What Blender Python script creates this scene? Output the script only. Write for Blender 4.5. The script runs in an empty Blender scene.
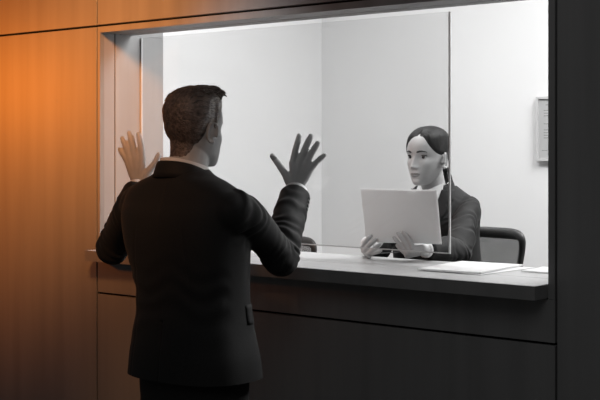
import bpy, bmesh, math, random
import numpy as np
from mathutils import Vector, Matrix, noise
from mathutils.bvhtree import BVHTree

random.seed(4)
PI = math.pi
C = bpy.context.scene.collection
H = 1.55                      # eye height of the camera

# ------------------------------------------------------------------ materials
def mat(name, base, rough=0.6, metal=0.0, spec=0.5, var=0.0, scale=(8, 8, 8), bump=0.0, bscale=None, sheen=0.0, detail=4.0, coord='Object'):
    m = bpy.data.materials.new(name); m.use_nodes = True
    nt = m.node_tree; N = nt.nodes; L = nt.links
    b = N['Principled BSDF']
    if not hasattr(base, '__len__'): base = (base, base, base)
    b.inputs['Base Color'].default_value = (*base, 1)
    b.inputs['Roughness'].default_value = rough
    b.inputs['Metallic'].default_value = metal
    b.inputs['Specular IOR Level'].default_value = spec
    if sheen:
        b.inputs['Sheen Weight'].default_value = sheen
        b.inputs['Sheen Roughness'].default_value = 0.5
    tc = N.new('ShaderNodeTexCoord')
    def nz(sc):
        mp = N.new('ShaderNodeMapping'); mp.inputs['Scale'].default_value = sc
        t = N.new('ShaderNodeTexNoise'); t.inputs['Scale'].default_value = 1.0
        t.inputs['Detail'].default_value = detail
        L.new(tc.outputs[coord], mp.inputs['Vector']); L.new(mp.outputs['Vector'], t.inputs['Vector'])
        return t
    if var:
        t = nz(scale)
        r = N.new('ShaderNodeValToRGB')
        r.color_ramp.elements[0].position = 0.3; r.color_ramp.elements[1].position = 0.7
        r.color_ramp.elements[0].color = (*[c*(1-var) for c in base], 1)
        r.color_ramp.elements[1].color = (*[min(1, c*(1+var)) for c in base], 1)
        L.new(t.outputs['Fac'], r.inputs['Fac']); L.new(r.outputs['Color'], b.inputs['Base Color'])
    if bump:
        t2 = nz(bscale or scale)
        bp = N.new('ShaderNodeBump'); bp.inputs['Strength'].default_value = bump; bp.inputs['Distance'].default_value = 0.004
        L.new(t2.outputs['Fac'], bp.inputs['Height']); L.new(bp.outputs['Normal'], b.inputs['Normal'])
    return m

M = {}
M['panel'] = mat('wood_laminate_panel', 0.24, 0.42, spec=0.4, var=0.10, scale=(16, 16, 0.9), bump=0.05, bscale=(60, 60, 2))
M['groove'] = mat('dark_gap', 0.01, 0.9, spec=0.1)
M['lining'] = mat('reveal_lining', 0.31, 0.5, var=0.05, scale=(20, 20, 1.2))
M['plaster'] = mat('white_plaster', 0.80, 0.85, spec=0.2, var=0.012, scale=(2, 2, 2), bump=0.02, bscale=(90, 90, 90))
M['floor'] = mat('dark_carpet', 0.10, 0.95, var=0.25, scale=(60, 60, 60), bump=0.3, bscale=(200, 200, 200))
M['counter'] = mat('counter_laminate', 0.36, 0.30, spec=0.5, var=0.07, scale=(2.0, 40, 40), bump=0.03, bscale=(6, 120, 120))
M['skin'] = mat('skin', 0.46, 0.5, spec=0.4, var=0.05, scale=(40, 40, 40), bump=0.06, bscale=(300, 300, 300))
M['skin_w'] = mat('fair_skin', 0.43, 0.5, spec=0.4, var=0.03, scale=(40, 40, 40))
M['lip'] = mat('lip', 0.20, 0.4, spec=0.5)
M['lip_m'] = mat('lip_muted', 0.24, 0.45, spec=0.4)
M['hair_m'] = mat('brown_hair', (.13, .098, .082), 0.36, spec=0.6, var=0.6, scale=(160, 40, 120), bump=0.7, bscale=(260, 60, 260))
M['hair_w'] = mat('dark_hair', 0.008, 0.5, spec=0.22, var=0.35, scale=(60, 220, 60), bump=0.5, bscale=(60, 320, 60))
M['suit_m'] = mat('black_suiting', 0.015, 0.7, spec=0.25, var=0.15, scale=(300, 300, 300), bump=0.10, bscale=(500, 500, 500), sheen=0.04)
M['suit_w'] = mat('charcoal_suiting', 0.009, 0.75, spec=0.3, var=0.15, scale=(300, 300, 300), bump=0.10, bscale=(500, 500, 500), sheen=0.015)
M['shirt'] = mat('white_cotton', 0.78, 0.8, spec=0.2, bump=0.05, bscale=(300, 300, 300))
M['button'] = mat('dark_button', 0.03, 0.3)
M['shoe'] = mat('black_leather', 0.015, 0.3, bump=0.1, bscale=(120, 120, 120))
M['sclera'] = mat('eye_white', 0.62, 0.2)
M['iris'] = mat('dark_iris', 0.02, 0.12)
M['lash'] = mat('lash', 0.015, 0.6)
M['paper'] = mat('white_paper', 0.84, 0.85, spec=0.15, var=0.01, scale=(6, 6, 6))
def translucent(m, k):
    nt = m.node_tree; N = nt.nodes; L = nt.links
    t = N.new('ShaderNodeBsdfTranslucent'); t.inputs['Color'].default_value = (.84, .84, .84, 1)
    mx = N.new('ShaderNodeMixShader'); mx.inputs['Fac'].default_value = k
    L.new(N['Principled BSDF'].outputs[0], mx.inputs[1]); L.new(t.outputs[0], mx.inputs[2]); L.new(mx.outputs[0], N['Material Output'].inputs['Surface'])
translucent(M['paper'], .48)
M['ink'] = mat('faded_ink', 0.45, 0.8)
M['frame'] = mat('pale_frame', 0.55, 0.4)
M['chair_plastic'] = mat('dark_plastic', 0.03, 0.45, bump=0.05, bscale=(200, 200, 200))
M['chrome'] = mat('brushed_metal', 0.5, 0.3, metal=1.0)
M['edge'] = mat('polished_glass_edge', 0.5, 0.15)

def mesh_fabric():
    m = bpy.data.materials.new('open_mesh_fabric'); m.use_nodes = True
    nt = m.node_tree; N = nt.nodes; L = nt.links; b = N['Principled BSDF']
    b.inputs['Base Color'].default_value = (.05, .05, .05, 1); b.inputs['Roughness'].default_value = .7
    tr = N.new('ShaderNodeBsdfTransparent'); mx = N.new('ShaderNodeMixShader')
    tc = N.new('ShaderNodeTexCoord'); v = N.new('ShaderNodeTexVoronoi'); v.inputs['Scale'].default_value = 1500
    r = N.new('ShaderNodeValToRGB'); r.color_ramp.elements[0].position = .34; r.color_ramp.elements[1].position = .46
    L.new(tc.outputs['Object'], v.inputs['Vector']); L.new(v.outputs['Distance'], r.inputs['Fac'])
    L.new(r.outputs['Color'], mx.inputs['Fac'])
    L.new(tr.outputs[0], mx.inputs[1]); L.new(b.outputs[0], mx.inputs[2])
    L.new(mx.outputs[0], N['Material Output'].inputs['Surface'])
    return m
M['mesh'] = mesh_fabric()

def glass_mat():
    m = bpy.data.materials.new('clear_screen_glass'); m.use_nodes = True
    nt = m.node_tree; N = nt.nodes; L = nt.links
    N.remove(N['Principled BSDF'])
    tr = N.new('ShaderNodeBsdfTransparent'); tr.inputs['Color'].default_value = (.945, .945, .945, 1)
    gl = N.new('ShaderNodeBsdfGlossy'); gl.inputs['Roughness'].default_value = 0.0
    fr = N.new('ShaderNodeFresnel'); ge = N.new('ShaderNodeNewGeometry'); mr = N.new('ShaderNodeMapRange')
    mr.inputs['To Min'].default_value = 1.45; mr.inputs['To Max'].default_value = 1/1.45     # same reflectance on the way out of the thin sheet
    L.new(ge.outputs['Backfacing'], mr.inputs['Value']); L.new(mr.outputs[0], fr.inputs['IOR'])
    mx = N.new('ShaderNodeMixShader')
    L.new(fr.outputs[0], mx.inputs['Fac']); L.new(tr.outputs[0], mx.inputs[1]); L.new(gl.outputs[0], mx.inputs[2])
    L.new(mx.outputs[0], N['Material Output'].inputs['Surface'])
    return m
M['glass'] = glass_mat()

# ------------------------------------------------------------------ object helpers
def link(name, me, m, parent=None, smooth=False):
    o = bpy.data.objects.new(name, me); C.objects.link(o)
    if m is not None:
        for x in (m if isinstance(m, (list, tuple)) else [m]): me.materials.append(x)
    if smooth: me.polygons.foreach_set('use_smooth', [True]*len(me.polygons))
    if parent is not None:
        o.parent = parent
        o.matrix_parent_inverse = world_of(parent).inverted()
    return o

def world_of(o):
    mtx = Matrix.LocRotScale(o.location, o.rotation_euler, o.scale)
    if o.parent is None: return mtx
    return world_of(o.parent) @ o.matrix_parent_inverse @ mtx

def thing(name, label, cat, loc=(0, 0, 0), group=None):
    o = bpy.data.objects.new(name, None); C.objects.link(o)
    o.location = loc; o.empty_display_size = .1
    o['label'] = label; o['category'] = cat
    if group: o['group'] = group
    return o

def tag(o, label, cat, group=None):
    o['label'] = label; o['category'] = cat
    if group: o['group'] = group
    return o

def struct(o):
    o['kind'] = 'structure'; return o

def me_of(vf, name='m'):
    v, f = vf
    me = bpy.data.meshes.new(name)
    me.from_pydata([tuple(p) for p in v], [], [tuple(q) for q in f]); me.update()
    return me

def join(parts):
    V, F, n = [], [], 0
    for v, f in parts:
        V += [tuple(p) for p in v]; F += [tuple(i+n for i in q) for q in f]; n += len(v)
    return V, F

def box(x0, x1, y0, y1, z0, z1):
    v = [(x, y, z) for z in (z0, z1) for y in (y0, y1) for x in (x0, x1)]
    f = [(0, 2, 3, 1), (4, 5, 7, 6), (0, 1, 5, 4), (2, 6, 7, 3), (0, 4, 6, 2), (1, 3, 7, 5)]
    return v, f

def bevelled(vf, w=.003, seg=2):
    me = me_of(vf); bm = bmesh.new(); bm.from_mesh(me)
    bmesh.ops.bevel(bm, geom=bm.edges[:], offset=w, segments=seg, affect='EDGES', profile=.5)
    bm.to_mesh(me); bm.free(); return me

def catmull(P, n):
    P = [np.array(p, float) for p in P]
    Q = [2*P[0]-P[1]] + P + [2*P[-1]-P[-2]]
    out = []
    for i in range(1, len(Q)-2):
        a, b, c, d = Q[i-1], Q[i], Q[i+1], Q[i+2]
        for k in range(n):
            t = k/n
            out.append(.5*((2*b)+(-a+c)*t+(2*a-5*b+4*c-d)*t*t+(-a+3*b-3*c+d)*t**3))
    out.append(P[-1]); return out

def tube(pts, rads, n=16, sub=6, ref=None, caps='round', closed_caps=True, mod=None):
    """swept tube; rads scalars or (ra, rb): ra along ref-ish axis, rb across."""
    R = [r if hasattr(r, '__len__') else (r, r) for r in rads]
    P = [tuple(p)+tuple(r) for p, r in zip(pts, R)]
    S = catmull(P, sub) if sub > 1 else [np.array(p, float) for p in P]
    pos = [s[:3] for s in S]; rr = [np.maximum(s[3:5], 1e-4) for s in S]
    T = []
    for i in range(len(pos)):
        a = pos[max(i-1, 0)]; b = pos[min(i+1, len(pos)-1)]
        t = b-a; T.append(t/(np.linalg.norm(t)+1e-12))
    u = np.array(ref if ref is not None else ((0, 0, 1) if abs(T[0][2]) < .9 else (1, 0, 0)), float)
    if caps == 'round':
        pre, post = [], []
        for k in range(1, 5):
            a = k/5*PI/2
            m = rr[0].min(); pre.insert(0, (pos[0]-T[0]*m*math.sin(a), rr[0]*math.cos(a), T[0]))
            m = rr[-1].min(); post.append((pos[-1]+T[-1]*m*math.sin(a), rr[-1]*math.cos(a), T[-1]))
        allr = pre+list(zip(pos, rr, T))+post
    else:
        allr = list(zip(pos, rr, T))
    V, F = [], []
    total = len(allr)
    for j, (p, r, t) in enumerate(allr):
        u = u-t*np.dot(u, t); u /= np.linalg.norm(u)+1e-12
        w = np.cross(t, u)
        for k in range(n):
            a = 2*PI*k/n
            g = 1+(mod(j/(total-1), a) if mod else 0)
            V.append(p+u*r[0]*g*math.cos(a)+w*r[1]*g*math.sin(a))
    for j in range(total-1):
        for k in range(n):
            F.append((j*n+k, j*n+(k+1) % n, (j+1)*n+(k+1) % n, (j+1)*n+k))
    if closed_caps:
        F.append(tuple(range(n-1, -1, -1))); F.append(tuple((total-1)*n+k for k in range(n)))
    return V, F

def loft(sections, n=40, sub=6):
    """sections: (z, cx, cy, a, b, e) horizontal superellipses."""
    S = catmull(sections, sub)
    V, F = [], []
    for z, cx, cy, a, b, e in S:
        for k in range(n):
            t = 2*PI*k/n; c, s = math.cos(t), math.sin(t)
            V.append((cx+a*math.copysign(abs(c)**(2/e), c), cy+b*math.copysign(abs(s)**(2/e), s), z))
    for j in range(len(S)-1):
        for k in range(n):
            F.append((j*n+k, j*n+(k+1) % n, (j+1)*n+(k+1) % n, (j+1)*n+k))
    F.append(tuple(range(n-1, -1, -1))); F.append(tuple((len(S)-1)*n+k for k in range(n)))
    return V, F

def ellipsoid(c, r, nu=24, nv=16, rot=None):
    V, F = [], []
    for j in range(nv+1):
        ph = -PI/2+PI*j/nv
        for i in range(nu):
            th = 2*PI*i/nu
            p = Vector((r[0]*math.cos(ph)*math.cos(th), r[1]*math.cos(ph)*math.sin(th), r[2]*math.sin(ph)))
            if rot: p = rot @ p
            V.append((p.x+c[0], p.y+c[1], p.z+c[2]))
    for j in range(nv):
        for i in range(nu):
            F.append((j*nu+i, j*nu+(i+1) % nu, (j+1)*nu+(i+1) % nu, (j+1)*nu+i))
    return V, F

def xf(vf, mtx):
    v, f = vf
    return [tuple(mtx @ Vector(p)) for p in v], f

def fuse(parts, voxel, smooth=4, factor=.5):
    """union of closed shapes as one continuous surface."""
    me = me_of(join(parts))
    bm = bmesh.new(); bm.from_mesh(me)
    bmesh.ops.remove_doubles(bm, verts=bm.verts, dist=1e-6)
    bmesh.ops.recalc_face_normals(bm, faces=bm.faces); bm.to_mesh(me); bm.free()
    o = bpy.data.objects.new('tmp', me); C.objects.link(o)
    r = o.modifiers.new('r', 'REMESH'); r.mode = 'VOXEL'; r.voxel_size = voxel; r.use_smooth_shade = True
    if smooth:
        s = o.modifiers.new('s', 'SMOOTH'); s.factor = factor; s.iterations = smooth
    dg = bpy.context.evaluated_depsgraph_get()
    out = bpy.data.meshes.new_from_object(o.evaluated_get(dg))
    bpy.data.objects.remove(o); bpy.data.meshes.remove(me)
    out.materials.clear()
    return out

def get_co(me):
    a = np.empty(len(me.vertices)*3, np.float32); me.vertices.foreach_get('co', a); return a.reshape(-1, 3).astype(float)
def get_no(me):
    a = np.empty(len(me.vertices)*3, np.float32); me.vertices.foreach_get('normal', a); return a.reshape(-1, 3).astype(float)
def set_co(me, a):
    me.vertices.foreach_set('co', a.astype(np.float32).ravel()); me.update()

def drop_faces(me, test):
    bm = bmesh.new(); bm.from_mesh(me)
    kill = [f for f in bm.faces if test(f.calc_center_median())]
    bmesh.ops.delete(bm, geom=kill, context='FACES'); bm.to_mesh(me); bm.free(); me.update()

def G(x, s): return np.exp(-(x/s)**2)

def seg_param(co, path):
    """distance along a polyline and distance to it for every point."""
    best = np.full(len(co), 1e9); s = np.zeros(len(co)); acc = 0
    for a, b in zip(path[:-1], path[1:]):
        a = np.array(a, float); b = np.array(b, float); d = b-a; L = np.linalg.norm(d)
        t = np.clip(((co-a) @ d)/L**2, 0, 1); q = a+t[:, None]*d
        dist = np.linalg.norm(co-q, axis=1)
        m = dist < best; best[m] = dist[m]; s[m] = acc+t[m]*L; acc += L
    return s, best

def noise_arr(co, sc, off=0.0):
    return np.array([noise.noise(Vector((p[0]*sc[0]+off, p[1]*sc[1]+off, p[2]*sc[2]+off))) for p in co])

# ------------------------------------------------------------------ setting
Y0 = 2.93                    # outer face of the front wall
XL, XR = -3.374, -1.550      # window opening
ZT, ZC = H+.435, H-.36       # head of the opening, counter top
GL, GR = -3.390, -1.527      # vertical joints
GTOP, GBOT = H+.460, H-.522
g = .0035                    # half joint width

wall = struct(link('wall_front', me_of(join([
    box(-7.5, GL, Y0+.016, 3.25, 0, 3.2), box(GL, XL-.012, Y0+.016, 3.25, 0, 3.2),
    box(GR, 1.6, Y0+.016, 3.10, 0, 3.2), box(XR+.012, GR, Y0+.016, 3.10, 0, 3.2),
    box(XL-.012, XR+.012, Y0+.016, 3.085, ZT+.012, 3.2), box(XL-.012, XR+.012, Y0+.016, 3.06, 0, ZC-.041)])), M['groove']))
panels = [(-7.5, GL-g, 0, GTOP-g), (-7.5, GL-g, GTOP+g, 3.2), (GL+g, 1.6, GTOP+g, 3.2),
          (GL+g, GR-g, 0, GBOT-g), (GL+g, GR-g, GBOT+g, ZC-.042), (GR+g, 1.6, 0, GTOP-g)]
for x0, x1, z0, z1 in panels:
    struct(link('panel', bevelled(box(x0, x1, Y0, Y0+.018, z0, z1), .0012, 1), M['panel'], wall))
tr = struct(link('trim_1', me_of(box(GL+g, XL, Y0, Y0+.02, ZC-.041, GTOP-g)), M['panel']))
tr = struct(link('trim_2', me_of(box(XR, GR-g, Y0, Y0+.02, ZC-.041, GTOP-g)), M['panel']))
tr = struct(link('trim_3', me_of(box(XL, XR, Y0, Y0+.02, ZT, GTOP-g)), M['panel']))
# window lining: two strips round the opening with a dark groove between them
win = struct(link('window_1', me_of(join([box(XL-.012, XL-.006, Y0+.02, 3.25, ZC, ZT), box(XR+.006, XR+.012, Y0+.02, 3.10, ZC, ZT),
                                          box(XL, XR, Y0+.02, 3.085, ZT+.006, ZT+.012)])), M['groove']))
for a, b in ((Y0+.0205, 3.000), (3.006, 3.25)):
    struct(link('jamb_lining', me_of(box(XL-.006, XL, a, b, ZC+.0005, ZT)), M['lining'], win))
for a, b in ((Y0+.0205, 3.000), (3.006, 3.10)):
    struct(link('jamb_lining', me_of(box(XR, XR+.006, a, b, ZC+.0005, ZT)), M['lining'], win))
for a, b in ((Y0+.0205, 3.026), (3.033, 3.085)):
    struct(link('head_lining', me_of(box(XL, XR, a, b, ZT, ZT+.006)), M['lining'], win))

struct(link('jamb_lining', me_of(box(XL-.006, XL, 3.0855, 3.25, ZT+.0005, 2.3)), M['lining'], win))
struct(link('floor', me_of(box(-7.5, 2.6, -2.2, Y0, -.1, 0)), M['floor']))
struct(link('floor_booth', me_of(box(-4.22, .6, 3.06, 5.3, 0.20, .35)), M['floor']))
struct(link('wall_back', me_of(box(-4.32, .7, 5.3, 5.4, .2, 3.2)), M['plaster']))
struct(link('wall_left', me_of(box(-4.32, -4.22, 3.25, 5.3, .2, 3.2)), M['plaster']))
struct(link('wall_right', me_of(box(.6, .7, 3.1, 5.3, .2, 3.2)), M['plaster']))
struct(link('ceiling', me_of(box(-4.32, .7, 3.085, 5.4, 3.05, 3.2)), M['plaster']))

# ------------------------------------------------------------------ counter
ct = thing('service_counter', 'long grey counter under the window between the standing man and the seated woman', 'counter', ((XL+XR)/2, 3.09, ZC-.04))
fl = link('front_ledge', bevelled(box(XL+.004, XR-.004, 2.860, 3.056, ZC-.038, ZC), .001, 1), M['counter'], ct)
link('edge_band', me_of(join([box(XL+.001, XR-.001, 2.857, 2.860, ZC-.038, ZC-.0004), box(XL+.001, XL+.004, 2.860, Y0, ZC-.038, ZC-.0004), box(XR-.004, XR-.001, 2.860, Y0, ZC-.038, ZC-.0004)])), M['panel'], fl)
link('worktop', bevelled(box(XL+.001, XR-.001, 3.060, 3.320, ZC-.038, ZC), .002), M['counter'], ct)

# ------------------------------------------------------------------ glass screen
YG = 3.134; GX = -1.992; GZ0, GZ1 = H-.316, H+.428
gs = link('glass_screen', me_of(box(XL+.0005, GX-.003, YG-.003, YG+.003, GZ0+.003, GZ1)), M['glass'])
tag(gs, 'clear glass screen with polished edges fixed in the window above the counter', 'glass screen')
link('polished_edge', me_of(box(GX-.003, GX+.0015, YG-.0035, YG+.0035, GZ0, GZ1)), M['edge'], gs)
link('polished_edge', me_of(box(XL+.0005, GX-.003, YG-.0035, YG+.0035, GZ0, GZ0+.003)), M['edge'], gs)
link('polished_edge', me_of(box(XL+.0005, XL+.006, YG-.0042, YG+.0042, GZ0+.003, GZ1)), M['edge'], gs)

# ------------------------------------------------------------------ notice on the back wall
nx0, nx1, nz0, nz1 = -2.857, -2.61, H-.049, H+.266
nt_ = thing('wall_notice', 'pale framed notice with faint print on the back wall at the right', 'notice', ((nx0+nx1)/2, 5.3, nz0))
fr = [box(nx0, nx1, 5.272, 5.3, nz0, nz0+.012), box(nx0, nx1, 5.272, 5.3, nz1-.012, nz1),
      box(nx0, nx0+.012, 5.272, 5.3, nz0+.012, nz1-.012), box(nx1-.012, nx1, 5.272, 5.3, nz0+.012, nz1-.012)]
link('notice_frame', me_of(join(fr)), M['frame'], nt_)
sh = link('notice_sheet', me_of(box(nx0+.012, nx1-.012, 5.280, 5.3, nz0+.012, nz1-.012)), M['paper'], nt_)
rows = []
for k, (zz, w0, w1) in enumerate([(.272, .05, .2), (.245, .04, .16), (.232, .04, .19), (.219, .04, .13), (.18, .04, .2), (.15, .04, .17), (.137, .04, .19),
                                  (.124, .04, .15), (.111, .04, .19), (.05, .03, .06)]):
    rows.append(box(nx0+w0, nx0+w1, 5.2790, 5.281, nz0+zz, nz0+zz+.004))
link('print', me_of(join(rows)), M['ink'], sh)

# ------------------------------------------------------------------ office chairs
def make_chair(name, label, loc, seat_z, rz, top, group):
    t = thing(name, label, 'chair', loc, group)
    t.rotation_euler = (0, 0, rz)
    base = world_of(t)
    def P(nm, vf, m, par=None, smooth=True, bev=None):
        me = bevelled(vf, bev) if bev else me_of(vf)
        me.transform(base)
        return link(nm, me, m, par or t, smooth)
    # local: sitter faces +Y, backrest at -Y
    s = seat_z
    P('seat', loft([(s-.07, 0, 0, .2, .2, 3), (s-.06, 0, 0, .235, .225, 3.2), (s-.03, 0, 0, .245, .235, 3.2), (s-.008, 0, 0, .235, .225, 3.2), (s, 0, 0, .19, .18, 3)], 36, 3), M['chair_plastic'])
    # backrest frame: rounded loop, slightly curved, wider at the top
    zb, zt = s+.10, top
    def backpt(u, v):           # u -1..1, v 0..1
        w = .160+.052*v
        x = u*w; y = -.235-.03*math.sin(v*PI)*1.0+.055*(u*u)-.035*v
        return (x, y, zb+(zt-zb)*v)
    loop = []
    for k in range(96):
        a = 2*PI*k/96; c, q = math.cos(a), math.sin(a)
        e = 9.0
        u = math.copysign(abs(c)**(2/e), c); v = .5+.5*math.copysign(abs(q)**(2/e), q)
        loop.append(backpt(u, v))
    n = 8; V, F = [], []
    for i, p in enumerate(loop):
        p = Vector(p); t1 = (Vector(loop[(i+1) % 96])-Vector(loop[i-1])).normalized()
        d = Vector((0, 1, 0)); w = t1.cross(d).normalized(); d = w.cross(t1).normalized()
        ii = .012+.009*max(0, math.sin(2*PI*i/96))
        for k in range(n):
            a = 2*PI*k/n; V.append(tuple(p+w*ii*math.cos(a)+d*.012*math.sin(a)))
    for i in range(96):
        for k in range(n): F.append((i*n+k, i*n+(k+1) % n, ((i+1) % 96)*n+(k+1) % n, ((i+1) % 96)*n+k))
    P('backrest_frame', (V, F), M['chair_plastic'])
    V, F = [], []
    for j in range(13):
        for i in range(13): V.append(backpt(-0.96+1.92*i/12, .03+.94*j/12))
    for j in range(12):
        for i in range(12): F.append((j*13+i, j*13+i+1, (j+1)*13+i+1, (j+1)*13+i))
    P('mesh_panel', (V, F), M['mesh'])
    V = []
    bar = [tuple(Vector(backpt(u, .30))+Vector((0, -.006, 0))) for u in (-1, -.5, 0, .5, 1)]
    P('lumbar_bar', tube(bar, [(.02, .009)]*5, 10, 4, ref=(0, 0, 1)), M['chair_plastic'])
    P('back_stem', tube([(0, -.1, s-.06), (0, -.24, s-.05), (0, -.29, s+.06), (0, -.285, s+.2)], [(.025, .012)]*4, 10, 5, ref=(1, 0, 0)), M['chair_plastic'])
    P('gas_column', tube([(0, 0, .09), (0, 0, s-.065)], [.024, .024], 16, 1, caps='flat'), M['chrome'])
    for k in range(5):
        a = 2*PI*k/5+.3
        lg = P('base_leg', tube([(0, 0, .10), (.15*math.cos(a), .15*math.sin(a), .09), (.29*math.cos(a), .29*math.sin(a), .065)], [.022, .018, .013], 10, 3), M['chair_plastic'])
        P('caster', tube([(.29*math.cos(a)-.02*math.sin(a), .29*math.sin(a)+.02*math.cos(a), .0275), (.29*math.cos(a)+.02*math.sin(a), .29*math.sin(a)-.02*math.cos(a), .0275)], [.0265, .0265], 14, 1, caps='flat'), M['chair_plastic'], lg)
    return t
make_chair('office_chair', 'dark mesh-backed office chair the seated woman sits on', (-2.44, 3.80, .35), .50, PI, 1.234-.35, 'office chairs behind the counter')
make_chair('office_chair', 'dark chair back with rounded corner behind the counter by the raised right elbow', (-3.49, 3.86, .35), .40, PI+.1, 1.150-.35, 'office chairs behind the counter')

# ------------------------------------------------------------------ loose papers on the counter
def sheet(pts, z0, th, curl=.0015, seed=0, nx=14, ny=10):
    """paper quad pts (4 xy corners, ccw) with slight waviness, real thickness"""
    V, F = [], []
    for s in (0, 1):
        for j in range(ny+1):
            for i in range(nx+1):
                u, v = i/nx, j/ny
                p = (Vector(pts[0])*(1-u)+Vector(pts[1])*u)*(1-v)+(Vector(pts[3])*(1-u)+Vector(pts[2])*u)*v
                w = curl*(.5+.5*noise.noise(Vector((u*2.2+seed, v*2.2, seed))))*2
                V.append((p.x, p.y, z0+w+s*th))
    n = (nx+1)*(ny+1)
    for j in range(ny):
        for i in range(nx):
            a = j*(nx+1)+i
            F.append((a+n, a+1+n, a+nx+2+n, a+nx+1+n)); F.append((a, a+nx+1, a+nx+2, a+1))
    edge = [i for i in range(nx)]+[nx+(nx+1)*j for j in range(ny)]+[ny*(nx+1)+nx-i for i in range(nx)]+[(nx+1)*(ny-j) for j in range(ny)]
    for k in range(len(edge)):
        a, b = edge[k], edge[(k+1) % len(edge)]; F.append((a, b, b+n, a+n))
    return V, F
def ray_on(px, py, z):
    u = (px-300)/1200; d = (H-z)*1200/(py-151)
    return (d*(-.637+.771*u), d*(.771+.637*u))
def rectfrom(c, ang, w, l):
    ca, sa = math.cos(ang), math.sin(ang)
    return [(c[0]+ca*x-sa*y, c[1]+sa*x+ca*y) for x, y in ((-w/2, -l/2), (w/2, -l/2), (w/2, l/2), (-w/2, l/2))]
zc = ZC+.0004
o = link('paper_sheet', me_of(sheet(rectfrom((-1.905, 3.160), -.05, .21, .297), zc, .0008, .0008, 5.0)), M['paper'])
tag(o, 'loose white sheet sticking out from under the right side of the paper stack', 'paper', 'loose sheets on the counter')
o = link('paper_stack', me_of(sheet(rectfrom((-1.932, 3.158), .09, .21, .297), zc+.0028, .0040, .0009, 1.0)), M['paper'])
tag(o, 'thick white stack of sheets lying on the counter right of the woman', 'papers')
o = link('paper_sheet', me_of(sheet(rectfrom((-1.667, 3.245), .03, .205, .145), zc, .0030, .0015, 9.0)), M['paper'])
tag(o, 'lone white sheet at the right end of the counter against the window frame', 'paper', 'loose sheets on the counter')

# ------------------------------------------------------------------ heads
HEAD = [  # z, half width, front, back
    (-.116, .012, .078, .045), (-.113, .026, .088, .020), (-.104, .037, .093, -.005), (-.088, .049, .0935, -.030), (-.070, .057, .0935, -.055), (-.045, .0635, .093, -.068),
    (-.020, .068, .0925, -.083), (.0, .0705, .0915, -.093), (.030, .0735, .0945, -.1015), (.055, .0735, .0900, -.1020), (.080, .0665, .0735, -.090),
    (.100, .050, .046, -.066), (.111, .030, .018, -.040), (.115, .008, -.008, -.020)]
def head_grid(fem=False, nu=96):
    S = catmull(HEAD, 7); V = []
    for z, w, f, b in S:
        if fem:
            if z < -.02: w *= 1-.13*min(1, (-.02-z)/.075)
            f -= .008*min(1, max(0, (-.062-z)/.045))
        cy, dy = (f+b)/2, (f-b)/2
        for k in range(nu):
            t = 2*PI*k/nu; c, s = math.cos(t), math.sin(t); e = 2.25
            V.append((w*math.copysign(abs(c)**(2/e), c), cy+dy*math.copysign(abs(s)**(2/e), s), z))
    V = np.array(V); x, y, z = V.T; ax = np.abs(x)
    fm = np.clip((y-.02)/.04, 0, 1)
    d = np.zeros(len(V))
    nz_h = .022 if fem else .025
    ridge = np.where(z > -.040, np.clip((.012-z)/.052, 0, 1)**1.15, np.exp(-((z+.040)/.0075)**2))
    d += nz_h*ridge*G(x, .0085+.003*np.clip(-z/.04, 0, 1))
    d += .007*G(ax-.0125, .0065)*G(z+.044, .007)
    d -= (.0125 if fem else .014)*G(ax-.031, .017)*G(z+.001, .0115)
    d += (.002 if fem else .005)*G(z-.020, .008)*G(ax-.026, .024)
    d += .005*G(ax-.047, .016)*G(z+.030, .018)
    d += .0055*G(x, .019)*G(z+.0665, .0042)+.0065*G(x, .016)*G(z+.0775, .0048)
    d -= .0045*G(x, .022)*G(z+.0718, .0024)
    d -= .0035*G(x, .018)*G(z+.0885, .006)
    d += (.002 if fem else .0045)*G(x, .017)*G(z+.103, .011)
    V[:, 1] += d*fm
    F = []
    n = len(S)
    for j in range(n-1):
        for k in range(nu): F.append((j*nu+k, j*nu+(k+1) % nu, (j+1)*nu+(k+1) % nu, (j+1)*nu+k))
    F.append(tuple(range(nu-1, -1, -1))); F.append(tuple((n-1)*nu+k for k in range(nu)))
    return [tuple(p) for p in V], F

def ears():
    out = []
    for s in (-1, 1):
        rot = Matrix.Rotation(s*-.35, 3, 'Z') @ Matrix.Rotation(-.15, 3, 'X')
        c = Vector((s*.0745, -.006, -.018))
        out.append(ellipsoid(c, (.0065, .013, .024), 16, 12, rot))
        rim = []
        for k in range(15):
            a = math.radians(-115+k*22)        # open towards the face
            py = -math.cos(a)*.0165; pz = math.sin(a)*.029+(.003 if math.sin(a) > 0 else 0)
            q = rot @ Vector((s*.0085, py, pz)); rim.append(tuple(c+q))
        out.append(tube(rim, [.0042]*15, 8, 2))
        out.append(ellipsoid(c+Vector((s*.003, .004, -.026)), (.0055, .0075, .009), 12, 10))
        out.append(ellipsoid(c+Vector((s*.002, .013, -.004)), (.006, .006, .008), 12, 10))
    return out

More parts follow.
